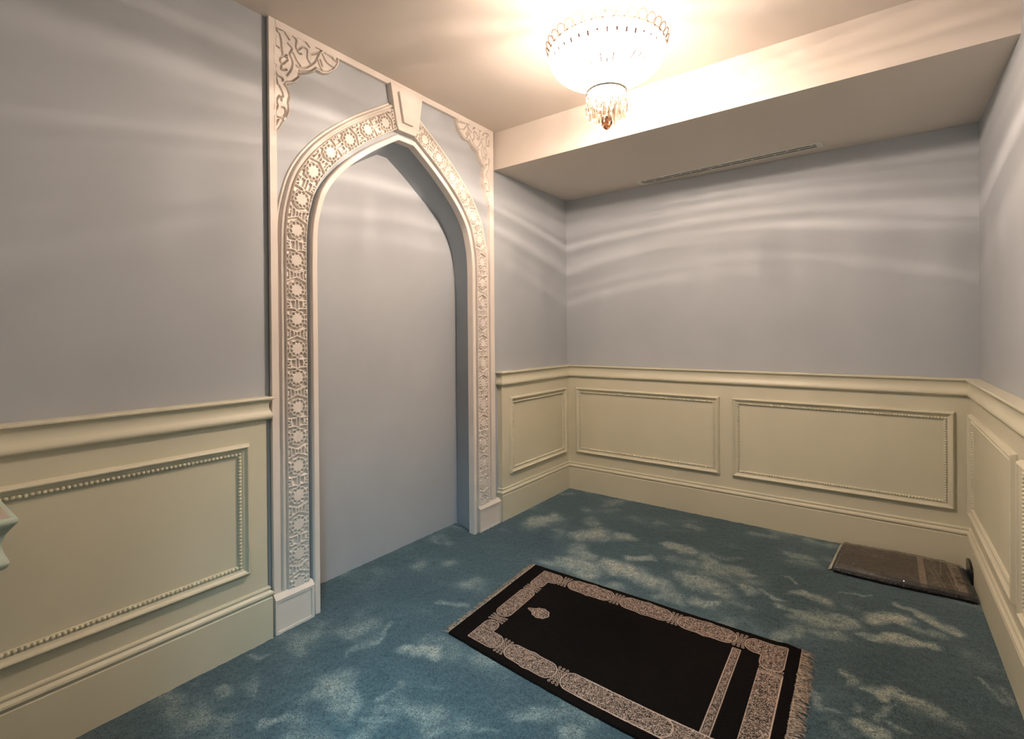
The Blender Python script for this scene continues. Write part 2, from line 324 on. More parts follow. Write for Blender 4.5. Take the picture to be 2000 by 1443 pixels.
# c is measured towards the camera side (y = YC - c)
def off(P, d): return P+normals(P)*d
def yz(P): return [(YC-c, z) for c, z in P]
cav_f = off(OH, -.012); cav_f[-1, 0] = .055; cav_f[-1, 1] = 2.385
bk = np.array([(.61, 0), (.61, .5), (.61, 1.1), (.612, 1.55), (.602, 1.68), (.585, 1.80), (.548, 1.915), (.455, 2.055), (.32, 2.15), (.175, 2.256), (.035, 2.345)])
bk = np.vstack([bk[:3], crom(bk[3:], 7)])
def resample(P, n):
    s = np.r_[0, np.cumsum(np.linalg.norm(np.diff(P, axis=0), axis=1))]; u = np.linspace(0, s[-1], n)
    return np.stack([np.interp(u, s, P[:, 0]), np.interp(u, s, P[:, 1])], 1)
cf = yz(full(resample(cav_f, 60))); cb = yz(full(resample(bk, 60))); n = len(cf); DX = -.172
V = [(XL+.0, y, z) for y, z in cf]+[(DX, y, z) for y, z in cb]
Fc = [(i, i+1, n+i+1, n+i) for i in range(n-1)]
mb = MB().add(V, Fc)
o = mb.build('wall_niche', M['niche'], smooth=True, kind='structure')
struct(MB().box((DX-.06, YC-.85, -.02), (DX, YC+.85, 2.65)).box((DX-.01, YC-.82, -.02), (XL-.1, YC-.765, 2.7)).box((DX-.01, YC+.765, -.02), (XL-.1, YC+.82, 2.7)).box((DX-.06, YC-.82, 2.6), (XL-.1, YC+.82, 2.7)), 'wall_niche_back', M['wall'])

# ------------------------------------------------------------------ the carved arch surround
arch = empty('arch_surround', (0, YC, 0), 'carved cream plaster ogee arch framing the blue wall niche, floor to ceiling', 'arch surround')
arch_inv = Matrix.Translation((0, -YC, 0))
def part(mb, name, mat, parent=None, **k):
    o = mb.build(name, mat, **k); o.data.transform(arch_inv); o.parent = parent or arch; return o
def reorg(o): o.data.transform(arch_inv); o.parent = arch; return o
# blue spandrel panel with the opening cut out
SPX = .010; CL, CR = .757, .772
def spandrel():
    mb = MB(); pts = full(resample(cav_f, 60)); pts = [p for p in pts]
    jc = pts[0][0]
    # jamb strips
    top = ZC
    ys_ = [YC-c for c, z in pts]; zs_ = [z for c, z in pts]
    mb.add([(SPX, YC-CL, 0), (SPX, ys_[0], 0), (SPX, ys_[0], top), (SPX, YC-CL, top)], [(0, 1, 2, 3)])
    mb.add([(SPX, ys_[-1], 0), (SPX, YC+CR, 0), (SPX, YC+CR, top), (SPX, ys_[-1], top)], [(0, 1, 2, 3)])
    for i in range(len(pts)-1):
        if ys_[i+1]-ys_[i] < 1e-6: continue
        mb.add([(SPX, ys_[i], zs_[i]), (SPX, ys_[i+1], zs_[i+1]), (SPX, ys_[i+1], top), (SPX, ys_[i], top)], [(0, 1, 2, 3)])
    # inner lip back to the niche
    V = [(SPX, y, z) for y, z in zip(ys_, zs_)]+[(XL-.001, y, z) for y, z in zip(ys_, zs_)]; n = len(ys_)
    mb.add(V, [(i, i+1, n+i+1, n+i) for i in range(n-1)])
    # side and top returns
    for y in (YC-CL, YC+CR): mb.add([(SPX, y, 0), (SPX, y, top), (XL-.05, y, top), (XL-.05, y, 0)], [(0, 1, 2, 3)])
    return mb
part(spandrel(), 'spandrel_panel', M['wall'])
# outer straight frame
FX = .031
part(MB().box((.013, YC-.759, .0), (FX, YC-.728, ZC-.001)), 'side_post', M['arch'])
part(MB().box((XL-.01, YC-.757, .0), (.013, YC-.730, ZC-.001)), 'post_backing', M['wall'])
part(MB().box((XL-.01, YC+.740, .0), (.012, YC+.776, ZC-.001)), 'post_backing', M['wall'])
part(MB().box((SPX-.001, YC+.738, .0), (FX, YC+.780, ZC-.001)), 'side_post', M['arch'])
part(MB().box((SPX-.001, YC-.730, ZC-.034), (FX, YC+.738, ZC-.001)), 'top_rail', M['arch'])
# inner frame: bevelled section following the arch
def loft(name, P, prof, mat, smooth=False):
    curves = []
    for o_, x in prof:
        q = off(P, o_); curves.append(q)
    mb = MB(); m_ = len(P); V = []
    for (o_, x), q in zip(prof, curves): V += [(x, YC-c, z) for c, z in q]
    Fc = [(j*m_+i, j*m_+i+1, (j+1)*m_+i+1, (j+1)*m_+i) for j in range(len(prof)-1) for i in range(m_-1)]
    return mb.add(V, Fc)
def loft_full(P, prof, top_c):
    """mirror a half curve, joining the two at a flat across the apex"""
    mb = MB(); n_ = len(P); rows = []
    for o_, x in prof:
        q = off(P, o_); q[:3, 0] = P[0, 0]+o_
        q[0, 1] = 0
        q[-1, 0] = max(q[-1, 0], .0); q[-1, 1] = P[-1, 1]+o_*1.0
        q[-1, 0] = top_c+o_*.42
        rows.append([(x, YC-c, z) for c, z in full(q)])
    k = len(rows[0]); V = [v for r in rows for v in r]
    mb.add(V, [(j*k+i, j*k+i+1, (j+1)*k+i+1, (j+1)*k+i) for j in range(len(rows)-1) for i in range(k-1)])
    return mb
OR = resample(OH, 90); OR[0, 1] = 0
part(loft_full(OR, [(0, SPX-.002), (0, .034), (-.003, .041), (-.006, .043), (-.026, .043), (-.029, .040), (-.030, .010), (-.030, -.004)], .064), 'inner_frame', M['arch'])
# carved band: stepped outer moulding + heightfield face
OCx = OC.copy(); d_ = (OC[-1]-OC[-2])/np.linalg.norm(OC[-1]-OC[-2]); OCx = np.vstack([OCx, OC[-1]+d_*.06])
part(loft_full(OR, [(.0012, SPX-.002), (.0012, .027), (-.004, .027)], .064), 'frame_backing', M['niche'])
BH = resample(half(OCx), 110)
ZP = .165
def band_curve(n=110):
    q = BH.copy(); return q
STEP = [(.168, SPX-.001), (.168, .014), (.165, .018), (.158, .018), (.155, .021), (.154, .028), (.150, .034), (.143, .036), (.140, .033), (.138, .026), (.130, .024), (.128, .030), (.126, .036)]
for s in (1, -1):
    mb = MB(); n_ = len(BH); V = []
    for o_, x in STEP:
        for c, z in off(BH, o_-.010): V.append((x, YC-s*c, max(z, .05)))
    mb.add(V, [(j*n_+i, j*n_+i+1, (j+1)*n_+i+1, (j+1)*n_+i) for j in range(len(STEP)-1) for i in range(n_-1)])
    part(mb, 'band_moulding', M['arch'])
def caps(A, B, segs):
    d = np.full(A.shape, 9.)
    for (x0, y0, x1, y1, r) in segs: d = np.minimum(d, seg_d(A, B, (x0, y0, x1, y1))-r)
    return d
TILE = .133
sA, sB = [], []
for kk in range(20):      # zigzag strap round each star, tied to its ten points
    a0, a1 = 2*PI*kk/20, 2*PI*(kk+1)/20; r0, r1 = (.0345, .0395) if kk % 2 == 0 else (.0395, .0345)
    s_ = (r0*math.cos(a0), r0*math.sin(a0), r1*math.cos(a1), r1*math.sin(a1), .0021); sA.append(s_); sB.append(s_)
    if kk % 2 == 0: s_ = (.026*math.cos(a0), .026*math.sin(a0), r0*math.cos(a0), r0*math.sin(a0), .0014); sA.append(s_); sB.append(s_)
def pl_(L, P, w=.0027):
    for p, q in zip(P[:-1], P[1:]): L.append((*p, *q, w)); L.append((-p[0], p[1], -q[0], q[1], w))
pl_(sA, [(.048, .0485), (.014, .0485), (0, .0420)]); pl_(sA, [(.0075, .0485), (.0075, .0665)]); pl_(sA, [(.0295, .0485), (.0295, .0665)]); pl_(sA, [(.0295, .0665), (.041, .058), (.048, .058)])
pl_(sB, [(.048, .040), (.030, .046), (0, .0585)]); pl_(sB, [(0, .0585), (0, .0665)], .0024); pl_(sB, [(.016, .0535), (.013, .0665)]); pl_(sB, [(.033, .046), (.031, .0665)]); pl_(sB, [(.048, .056), (.040, .0615), (.048, .0665)])
for L in (sA, sB): pl_(L, [(.0475, 0), (.0475, .0665)], .0020); pl_(L, [(.0395, .0), (.0475, .006)], .0016); pl_(L, [(.036, .018), (.0475, .024)], .0016)
def band_height(S, T):
    """S along, T across (0..0.104) -> relief height relative to the face"""
    n_ = np.floor(S/TILE); B = S-n_*TILE-TILE/2; A = T-.052; alt = ((n_+(B > 0)) % 2) > .5
    dA = caps(A, np.abs(B), sA); dB = caps(A, np.abs(B), sB); d = np.where(alt, dA, dB)
    r = np.hypot(A, B); ang = np.arctan2(B, A); d = np.minimum(d, r-(.0262+.0032*np.cos(10*ang)))
    h = -.012*np.clip(-.05+d/.0018, 0, 1)
    h = np.where(np.abs(A) > .0495, 0, h)
    return h
def carved(s):
    q = BH; seg = np.r_[0, np.cumsum(np.linalg.norm(np.diff(q, axis=0), axis=1))]
    ns = int(seg[-1]/.0021); S = np.linspace(0, seg[-1], ns); T = np.arange(0, .1045, .0021)
    cc = np.interp(S, seg, q[:, 0]); zz = np.interp(S, seg, q[:, 1]); N = normals(np.stack([cc, zz], 1))
    for _ in range(12): N = np.vstack([N[:1], (N[:-2]+N[1:-1]+N[2:])/3, N[-1:]]); 
    N /= np.linalg.norm(N, axis=1)[:, None]
    SS, TT = np.meshgrid(S, T); H = band_height(SS+.02, TT)
    o_ = TT+.020; cx = cc[None, :]+N[None, :, 0]*o_; zx = zz[None, :]+N[None, :, 1]*o_
    X = .040+H; X[0] = SPX-.001; X[1] = .036; X[-1] = SPX-.001; X[-2] = .038
    keep = zx[0] > ZP-.03; cx, zx, X = cx[:, keep], zx[:, keep], X[:, keep]
    V = np.stack([X, YC-s*cx, zx], -1).reshape(-1, 3); a, b = X.shape
    i = (np.arange(a-1)[:, None]*b+np.arange(b-1)[None, :]).ravel()
    Fq = np.stack([i, i+1, i+1+b, i+b], 1) if s > 0 else np.stack([i, i+b, i+1+b, i+1], 1)
    me = bpy.data.meshes.new('carved_band'); me.from_pydata(V.tolist(), [], Fq.tolist()); me.materials.append(M['arch'])
    me.transform(arch_inv); o = bpy.data.objects.new('carved_band', me); link(o, arch)
carved(1); carved(-1)
# keystone
def keyst():
    mb = MB()
    o_ = [(.112, ZC-.03), (.072, 2.45), (.060, 2.425), (-.060, 2.425), (-.085, 2.46), (-.118, ZC-.03)]
    def slab(P, x0, x1, bev=0):
        n_ = len(P); cxm = sum(p[0] for p in P)/n_; czm = sum(p[1] for p in P)/n_
        V = [(x0, YC-c, z) for c, z in P]+[(x1-bev, YC-c, z) for c, z in P]+[(x1, YC-(c+(cxm-c)*bev*6), z+(czm-z)*bev*6) for c, z in P]
        mb.add(V, [(i, (i+1) % n_, n_+(i+1) % n_, n_+i) for i in range(n_)]+[(n_+i, n_+(i+1) % n_, 2*n_+(i+1) % n_, 2*n_+i) for i in range(n_)]+[tuple(range(2*n_, 3*n_))])
    slab(o_, SPX-.001, .050, .003)
    slab([(.066, 2.628), (.034, 2.470), (-.034, 2.470), (-.068, 2.628)], .045, .066, .0)
    return mb
part(keyst(), 'keystone', M['arch'])
# corner ornaments: relief height fields over the traced outline
def inpoly(X, Y, P):
    r = np.zeros(X.shape, bool); n_ = len(P)
    for i in range(n_):
        x0, y0 = P[i]; x1, y1 = P[(i+1) % n_]
        if y0 == y1: continue
        r ^= ((y0 > Y) != (y1 > Y)) & (X < (x1-x0)*(Y-y0)/(y1-y0)+x0)
    return r
oo = crom(ORN_OUT, 4); poly = [tuple(p) for p in oo]+[(.738, 2.17), (.738, 2.662), (.41, 2.662)]
def ornament(s):
    cs = np.arange(.400, .7391, .0019); zs = np.arange(2.165, 2.6621, .0019); A, B = np.meshgrid(cs, zs)
    ins = inpoly(A, B, poly); d = np.full(A.shape, 9.)
    for g in ORN_G:
        P = crom(g, 4)
        for i in range(len(P)-1): d = np.minimum(d, seg_d(A, B, (*P[i], *P[i+1])))
    de = np.full(A.shape, 9.)
    for i in range(len(oo)-1): de = np.minimum(de, seg_d(A, B, (*oo[i], *oo[i+1])))
    h = .032-.015*np.clip(1.35-d/.0034, 0, 1); h -= .009*np.clip(1.2-np.abs(de-.009)/.0022, 0, 1)
    h += .002*(vnoise(A, B, 70, 31)-.5)
    X = np.where(ins, h, SPX-.004)
    V = np.stack([X, YC-s*A, B], -1).reshape(-1, 3); a, b = X.shape
    cell = ins[:-1, :-1] | ins[1:, :-1] | ins[:-1, 1:] | ins[1:, 1:]
    i = (np.arange(a-1)[:, None]*b+np.arange(b-1)[None, :])[cell]
    Fq = np.stack([i, i+1, i+1+b, i+b], 1) if s < 0 else np.stack([i, i+b, i+1+b, i+1], 1)
    used = np.unique(Fq); mp = np.zeros(len(V), int); mp[used] = np.arange(len(used))
    me = bpy.data.meshes.new('corner_ornament'); me.from_pydata(V[used].tolist(), [], mp[Fq].tolist()); me.materials.append(M['arch'])
    me.transform(arch_inv); o = bpy.data.objects.new('corner_ornament', me); link(o, arch)
ornament(1); ornament(-1)
# plinth blocks with a sunk face
def plinth(y0, y1):
    mb = MB(); x1, zt = .054, .160
    mb.box((SPX-.001, y0, 0), (x1-.006, y1, zt))
    # top chamfer cap
    mb.add([(x1-.006, y0, zt), (x1-.006, y1, zt), (x1+.003, y1, zt-.008), (x1+.003, y0, zt-.008), (SPX, y0, zt+.012), (SPX, y1, zt+.012), (x1-.018, y0, zt+.010), (x1-.018, y1, zt+.010)],
           [(4, 5, 7, 6), (6, 7, 1, 0), (0, 1, 2, 3)])
    # raised border on the face
    b = .012
    for a in ((y0, 0, y1, b), (y0, zt-.02, y1, zt-.006), (y0, b, y0+b, zt-.02), (y1-b, b, y1, zt-.02)):
        mb.box((x1-.007, a[0], a[1]), (x1, a[2], a[3]))
    return mb
part(plinth(YC-.764, YC-.583), 'plinth', M['arch']); part(plinth(YC+.588, YC+.806), 'plinth', M['arch'])
# ------------------------------------------------------------------ slot vent in the soffit
ven = empty('air_vent', (1.30, -.128, ZS), 'long slim white linear slot air vent in the dropped soffit', 'air vent')
inv = Matrix.Translation((-1.30, .128, -ZS)); ang = -math.atan2(.056, 1.2)
ven.rotation_euler = (0, 0, ang)
L2, w2 = .602, .043
mb = MB()
for a in ((-L2, -w2, L2, -w2+.014), (-L2, w2-.014, L2, w2), (-L2, -w2+.014, -L2+.035, w2-.014), (L2-.035, -w2+.014, L2, w2-.014)):
    mb.box((a[0], a[1], -.006), (a[2], a[3], .0))
mb.build('vent_frame', M['white'], ven)
MB().box((-L2+.03, -w2+.01, -.0015), (L2-.03, w2-.01, -.0002)).build('vent_slot', M['void'], ven)  # flat near-black strip painted in for the shade inside the slots
mb = MB().box((-L2+.03, -.0055, -.0058), (L2-.03, .0055, -.001))
for i in range(9):
    x = -L2+.06+i*.135; mb.box((x, -.022, -.003), (x+.012, -.012, -.0015)); mb.box((x+.06, .012, -.003), (x+.072, .022, -.0015))
mb.build('deflector_blade', M['white'], ven)

# ------------------------------------------------------------------ black plate on the right skirting
pl = MB(); n_ = 14; x1 = WX-.015; P = []
P = [(-.085, 0), (-.085, .055)]+[(-.085-.0925+.0925*math.cos(a), .055+.035*math.sin(a)) for a in [PI*i/n_ for i in range(1, n_)]]+[(-.27, .055), (-.27, 0)]
k = len(P); pl.add([(x1, y, z+.004) for y, z in P]+[(x1-.010, y, z+.004) for y, z in P], [tuple(range(k)), tuple(range(2*k-1, k-1, -1))]+[(i, (i+1) % k, k+(i+1) % k, k+i) for i in range(k)])
o = pl.build('wall_plate', M['dark']); recenter(o, (x1, -.18, .004))
tag(o, 'black round-topped plate standing against the right skirting beside the plastic package', 'wall plate')

# ------------------------------------------------------------------ painted shelf at the left edge
sh = empty('wall_shelf', (.2, -3.55, .70), 'moulded wall shelf tinted green for daylight, with pinkish top at the left edge', 'shelf')
SH = [(0, .832), (-.004, .834), (-.012, .834), (-.014, .8335)]
prof = [tuple(q) for q in crom([(-.014, .834), (-.003, .833), (0, .829), (0, .821), (-.004, .814), (-.012, .803), (-.021, .787), (-.026, .768), (-.026, .752), (-.021, .735), (-.016, .722), (-.015, .712), (-.020, .702), (-.030, .695), (-.045, .690)], 3)]
y_e = -3.381; xe = .35
mb = MB(); V = []
for o_, z in prof: V.append((xe+o_, YF+.001, z))
for o_, z in prof: V.append((xe+o_, y_e+o_, z))
for o_, z in prof: V.append((FACE+.001, y_e+o_, z))
k = len(prof)
mb.add(V, [(j*k+i, j*k+i+1, (j+1)*k+i+1, (j+1)*k+i) for j in range(2) for i in range(k-1)])
mb.add([(xe-.04, YF+.001, .690), (xe-.04, y_e-.04, .690), (FACE+.001, y_e-.04, .690), (FACE+.001, YF+.001, .690)], [(0, 1, 2, 3)])
o = mb.build('shelf_moulding', M['ledge'], smooth=True); o.data.transform(Matrix.Translation((-.2, 3.55, -.70))); o.parent = sh
mb = MB().box((FACE+.001, YF+.001, .80), (xe-.013, y_e-.013, .8345))
o = mb.build('shelf_top', M['ledge_top']); o.data.transform(Matrix.Translation((-.2, 3.55, -.70))); o.parent = sh

# ------------------------------------------------------------------ ceiling lamp
def glassmat(name, rough=.02, tint=(1, .97, .93, 1), tr=.35):
    t = NT(name); t.t.nodes.remove(t.b); o = t.t.nodes['Material Output']
    g = t.n('ShaderNodeBsdfGlass'); g.inputs['Roughness'].default_value = rough; g.inputs['IOR'].default_value = 1.5; g.inputs['Color'].default_value = tint
    tp = t.n('ShaderNodeBsdfTransparent'); tp.inputs[0].default_value = tint
    mx = t.n('ShaderNodeMixShader'); mx.inputs[0].default_value = tr; t.l(g.outputs[0], mx.inputs[1]); t.l(tp.outputs[0], mx.inputs[2]); t.l(mx.outputs[0], o.inputs[0]); return t.m
M['crystal'] = glassmat('cut_crystal', 0, (.93, .89, .85, 1), .08)
M['amber'] = glassmat('smoky_crystal', 0, (.45, .33, .26, 1), .05)
M['loop'] = glassmat('glass_loop', .05, (.62, .55, .50, 1), .35)
t = NT('ribbed_bowl_glass'); t.t.nodes.remove(t.b); o_ = t.t.nodes['Material Output']
cut = t.math('GREATER_THAN', t.n('ShaderNodeAttribute', attribute_name='cut').outputs['Fac'], .68)
tp = t.n('ShaderNodeBsdfTransparent'); tl = t.n('ShaderNodeBsdfTranslucent'); gl = t.n('ShaderNodeBsdfGlossy'); gl.inputs['Roughness'].default_value = .08
t.l(t.mix(cut, (.97, .95, .93, 1), (.03, .02, .02, 1)), tp.inputs[0]); t.l(t.mix(cut, (.95, .93, .9, 1), (.012, .008, .008, 1)), tl.inputs[0])
m1 = t.n('ShaderNodeMixShader'); m1.inputs[0].default_value = .35; t.l(tp.outputs[0], m1.inputs[1]); t.l(tl.outputs[0], m1.inputs[2])
m2 = t.n('ShaderNodeMixShader'); m2.inputs[0].default_value = .08; t.l(m1.outputs[0], m2.inputs[1]); t.l(gl.outputs[0], m2.inputs[2]); t.l(m2.outputs[0], o_.inputs[0])
M['bowl'] = t.m
t = NT('polished_silver_metal'); t.set(Metallic=1, Roughness=.18, Base_Color=(.75, .68, .6, 1)); t.bump(t.noise(60), .02, .002); M['metal'] = t.m
t = NT('lit_candle_bulb'); t.set(Base_Color=(1, .9, .75, 1), Emission_Color=(1, .80, .58, 1), Emission_Strength=9.); M['bulb'] = t.m
lamp = empty('ceiling_lamp', (LAMP.x, LAMP.y, ZC), 'lit ribbed glass bowl ceiling lamp with hanging crystal drops', 'ceiling lamp')
zr = -.158
MB().lathe([(.0001, 0), (.045, 0), (.047, -.006), (.036, -.014), (.02, -.02), (.0001, -.022)], 40).build('ceiling_plate', M['ceil'], lamp, smooth=True)
MB().lathe([(.007, -.018), (.007, -.06), (.014, -.066), (.014, -.074), (.006, -.08), (.006, -.315), (.0001, -.316)], 16).build('stem', M['metal'], lamp, smooth=True)
BP = [(.250, zr), (.249, zr-.02), (.242, zr-.044), (.228, zr-.066), (.205, zr-.085), (.175, zr-.100), (.145, zr-.110), (.112, zr-.118), (.090, zr-.130), (.083, zr-.150), (.082, zr-.170)]
bp = crom(BP, 5); NA = 480
bw = MB().lathe([tuple(q) for q in bp], NA, rad=lambda r, z, a: r*(1+.012*math.cos(40*a)))
o = bw.build('bowl', M['bowl'], lamp, smooth=True)
vals = []
rr_ = random.Random(3)
amp = [rr_.random() for _ in range(40)]
for i, (r, z) in enumerate(bp):
    for j in range(NA):
        a = 2*PI*j/NA; q = a*40/(2*PI); dd = abs((q+.5) % 1-.5); s_ = i/(len(bp)-1)
        g_ = amp[int(q+.5) % 40]
        v = 1. if dd < .085 and ((.40+.22*g_ < s_ < .80) or (.16 < s_ < .20+.05*g_)) else 0.
        vals.append(v)
at = o.data.attributes.new('cut', 'FLOAT', 'POINT'); at.data.foreach_set('value', vals)
MB().lathe([(.250, zr+.002), (.254, zr), (.250, zr-.004), (.246, zr), (.250, zr+.002)], 96).build('bowl_rim', M['loop'], lamp, smooth=True)
# glass loops standing round the rim
lp = MB().tube([(.0, .0205*math.cos(a), .0205*math.sin(a)) for a in [2*PI*i/16 for i in range(16)]], .0026, 6, True)
l0 = lp.build('rim_loop', M['loop'], lamp, smooth=True); N_ = 36
for i in range(N_):
    o = l0 if i == 0 else l0.copy()
    if i: link(o, lamp)
    a = 2*PI*i/N_; o.location = (.254*math.cos(a), .254*math.sin(a), zr+.016); o.rotation_euler = (0, .55, a)
# bottom ring with crystals
zb = zr-.176
MB().lathe([(.080, zb+.004), (.088, zb+.006), (.090, zb), (.088, zb-.006), (.080, zb-.004), (.080, zb+.004)], 48).build('crystal_ring', M['metal'], lamp, smooth=True)
MB().lathe([(.0001, zb), (.055, zb+.002), (.08, zb)], 32).build('bowl_base', M['bowl'], lamp, smooth=True)
def drop(name, Lg, w, mat):
    mb = MB()   # faceted spear on a small faceted bead
    mb.lathe([(.0001, 0), (.006, -.006), (.0001, -.012)], 6)
    mb.lathe([(.0001, -.012), (.007, -.019), (.0001, -.026)], 6)
    mb.lathe([(.0001, -.027), (w*.6, -.031), (w, -.027-Lg*.45), (w*.8, -.027-Lg*.85), (.0001, -.027-Lg)], 6)
    return mb.build(name, mat, lamp)
for (rad, cnt, z0, Lg, w, ph) in ((.085, 22, zb-.005, .072, .0075, 0), (.058, 14, zb-.006, .095, .0075, .2), (.030, 8, zb-.030, .085, .007, .1)):
    d0 = drop('crystal_drop', Lg, w, M['crystal'])
    for i in range(cnt):
        o = d0 if i == 0 else d0.copy()
        if i: link(o, lamp)
        a = 2*PI*(i+ph)/cnt; o.location = (rad*math.cos(a), rad*math.sin(a), z0-(.010*(i % 2)))
        o.rotation_euler = (0, 0, a+.4)
mb = MB().lathe([(.0001, zb-.095), (.012, zb-.099), (.022, zb-.112), (.026, zb-.128), (.021, zb-.145), (.010, zb-.158), (.0001, zb-.165)], 10)
mb.build('crystal_ball', M['amber'], lamp)
for i in range(4):
    a = 2*PI*i/4+.5; c = (.085*math.cos(a), .085*math.sin(a), -.15)
    h = MB().tube([(0, 0, -.15), (c[0]*.5, c[1]*.5, -.185), (c[0], c[1], -.185), (c[0], c[1], -.148)], .005, 6).build('lamp_holder', M['metal'], lamp, smooth=True)
    MB().ball((c[0], c[1], -.125), .012, 10, 8, (1, 1, 1.8)).build('bulb', M['bulb'], lamp, smooth=True)
# the light it gives: cut glass throws soft curved streaks, so the output varies with direction
pl_ = bpy.data.lights.new('bulb_light', 'POINT'); pl_.energy = LAMPW; pl_.color = LCOL; pl_.shadow_soft_size = .030
lo = bpy.data.objects.new('bulb_light', pl_); link(lo, lamp); lo.location = (0.0, 0, LZ)
pl_.use_nodes = True; nt = pl_.node_tree; em = nt.nodes['Emission']
def LN(ty, **k):
    x = nt.nodes.new(ty)
    for a, v in k.items(): setattr(x, a, v)
    return x
def LM(op, a, b=0.):
    x = LN('ShaderNodeMath', operation=op)
    for i, v in enumerate((a, b)):
        if hasattr(v, 'is_output'): nt.links.new(v, x.inputs[i])
        else: x.inputs[i].default_value = v
    return x.outputs[0]
geo = LN('ShaderNodeNewGeometry'); sx = LN('ShaderNodeSeparateXYZ'); nt.links.new(geo.outputs['Incoming'], sx.inputs[0])
X_, Y_, Z_ = sx.outputs
hyp = LM('SQRT', LM('ADD', LM('MULTIPLY', X_, X_), LM('MULTIPLY', Y_, Y_)))
def streak(f_az, f_el, seed, det=2):
    cb = LN('ShaderNodeCombineXYZ'); az = LM('ADD', LM('MULTIPLY', LM('DIVIDE', X_, hyp), f_az), seed); bz = LM('MULTIPLY', LM('DIVIDE', Y_, hyp), f_az)
    nt.links.new(az, cb.inputs[0]); nt.links.new(bz, cb.inputs[1]); nt.links.new(LM('MULTIPLY', Z_, f_el), cb.inputs[2])
    nz = LN('ShaderNodeTexNoise'); nz.inputs['Scale'].default_value = 1; nz.inputs['Detail'].default_value = det; nz.inputs['Roughness'].default_value = .5; nz.inputs['Distortion'].default_value = .08
    nt.links.new(cb.outputs[0], nz.inputs['Vector']); return nz.outputs['Fac']
def rmp(v, a, b, lo_, hi_):
    x = LN('ShaderNodeMapRange'); x.interpolation_type = 'SMOOTHSTEP'; nt.links.new(v, x.inputs[0])
    for i, q in enumerate((a, b, lo_, hi_)): x.inputs[i+1].default_value = q
    return x.outputs[0]
s1 = rmp(streak(.8, 32, 3.1, 2), .44, .74, 0, .75)
s2 = rmp(streak(1.3, 78, 9.4, 2), .44, .72, 0, .5)
s3 = rmp(streak(7, 3.0, 5.7), .50, .85, 0, .07)
elev = LM('MULTIPLY', rmp(Z_, -.62, -.18, 0.05, 1), rmp(Z_, .05, .20, 1, .05))
tot = LM('ADD', LM('MULTIPLY', LM('ADD', s1, s2), elev), LM('ADD', s3, SBASE))
upk = LM('MULTIPLY', rmp(Z_, -.18, -.02, 1, .45), rmp(Z_, .2, .6, 1, UPK))
nt.links.new(LM('MULTIPLY', tot, upk), em.inputs['Strength'])

# ------------------------------------------------------------------ prayer rug
def sheet(name, S, T, mapf, mat, parent, attrs):
    """S,T 1-D parameter arrays -> closed slab with skirt; mapf(S,T)->X,Y,Z"""
    A, B = np.meshgrid(S, T); X, Y, Z = mapf(A, B); a, b = A.shape
    V = np.stack([X, Y, Z], -1); 
    V[0, :, 2] = .002; V[-1, :, 2] = .002; V[:, 0, 2] = .002; V[:, -1, 2] = .002
    V = V.reshape(-1, 3)
    i = (np.arange(a-1)[:, None]*b+np.arange(b-1)[None, :]).ravel(); Fc = np.stack([i, i+b, i+1+b, i+1], 1)
    me = bpy.data.meshes.new(name); me.vertices.add(len(V)); me.vertices.foreach_set('co', V.ravel())
    me.loops.add(len(Fc)*4); me.loops.foreach_set('vertex_index', Fc.ravel()); me.polygons.add(len(Fc)); me.polygons.foreach_set('loop_start', np.arange(len(Fc))*4)
    me.update(calc_edges=True); me.validate()
    for k_, v_ in attrs.items():
        at = me.attributes.new(k_, 'FLOAT', 'POINT'); at.data.foreach_set('value', v_(A, B).ravel().astype(np.float32))
    me.shade_smooth(); me.materials.append(mat); o = bpy.data.objects.new(name, me); link(o, parent); return o
RX, RY = 1.26, -1.75
rug = empty('prayer_rug', (RX, RY, .0), 'black fringed prayer rug with beige floral border lying open on the carpet', 'prayer rug')
def rugmap(S, T):
    # S 0..1.305 along x, T 0..1 from the far edge to the near edge
    left = .608+.045*T; right = 1.914+.020*T+.0*S
    f = S/1.305; X = left+(right-left)*f
    near = -2.112-.055*np.sin(np.clip(f, 0, 1)*PI*.62)
    far = -1.374+.012*f
    Y = far+(near-far)*T
    Z = .0105+.003*(vnoise(X, Y, 7, 51)-.5)+.0012*(vnoise(X, Y, 150, 52)-.5)+.006*np.exp(-((X-1.86)/.03)**2)*np.clip(1-T*3, 0, 1)
    return X-RX, Y-RY, Z
def rb(X, Y, x0, x1, y0, y1, r):
    cx, cy = (x0+x1)/2, (y0+y1)/2; qx = np.abs(X-cx)-(x1-x0)/2+r; qy = np.abs(Y-cy)-(y1-y0)/2+r
    return np.hypot(np.maximum(qx, 0), np.maximum(qy, 0))+np.minimum(np.maximum(qx, qy), 0)-r
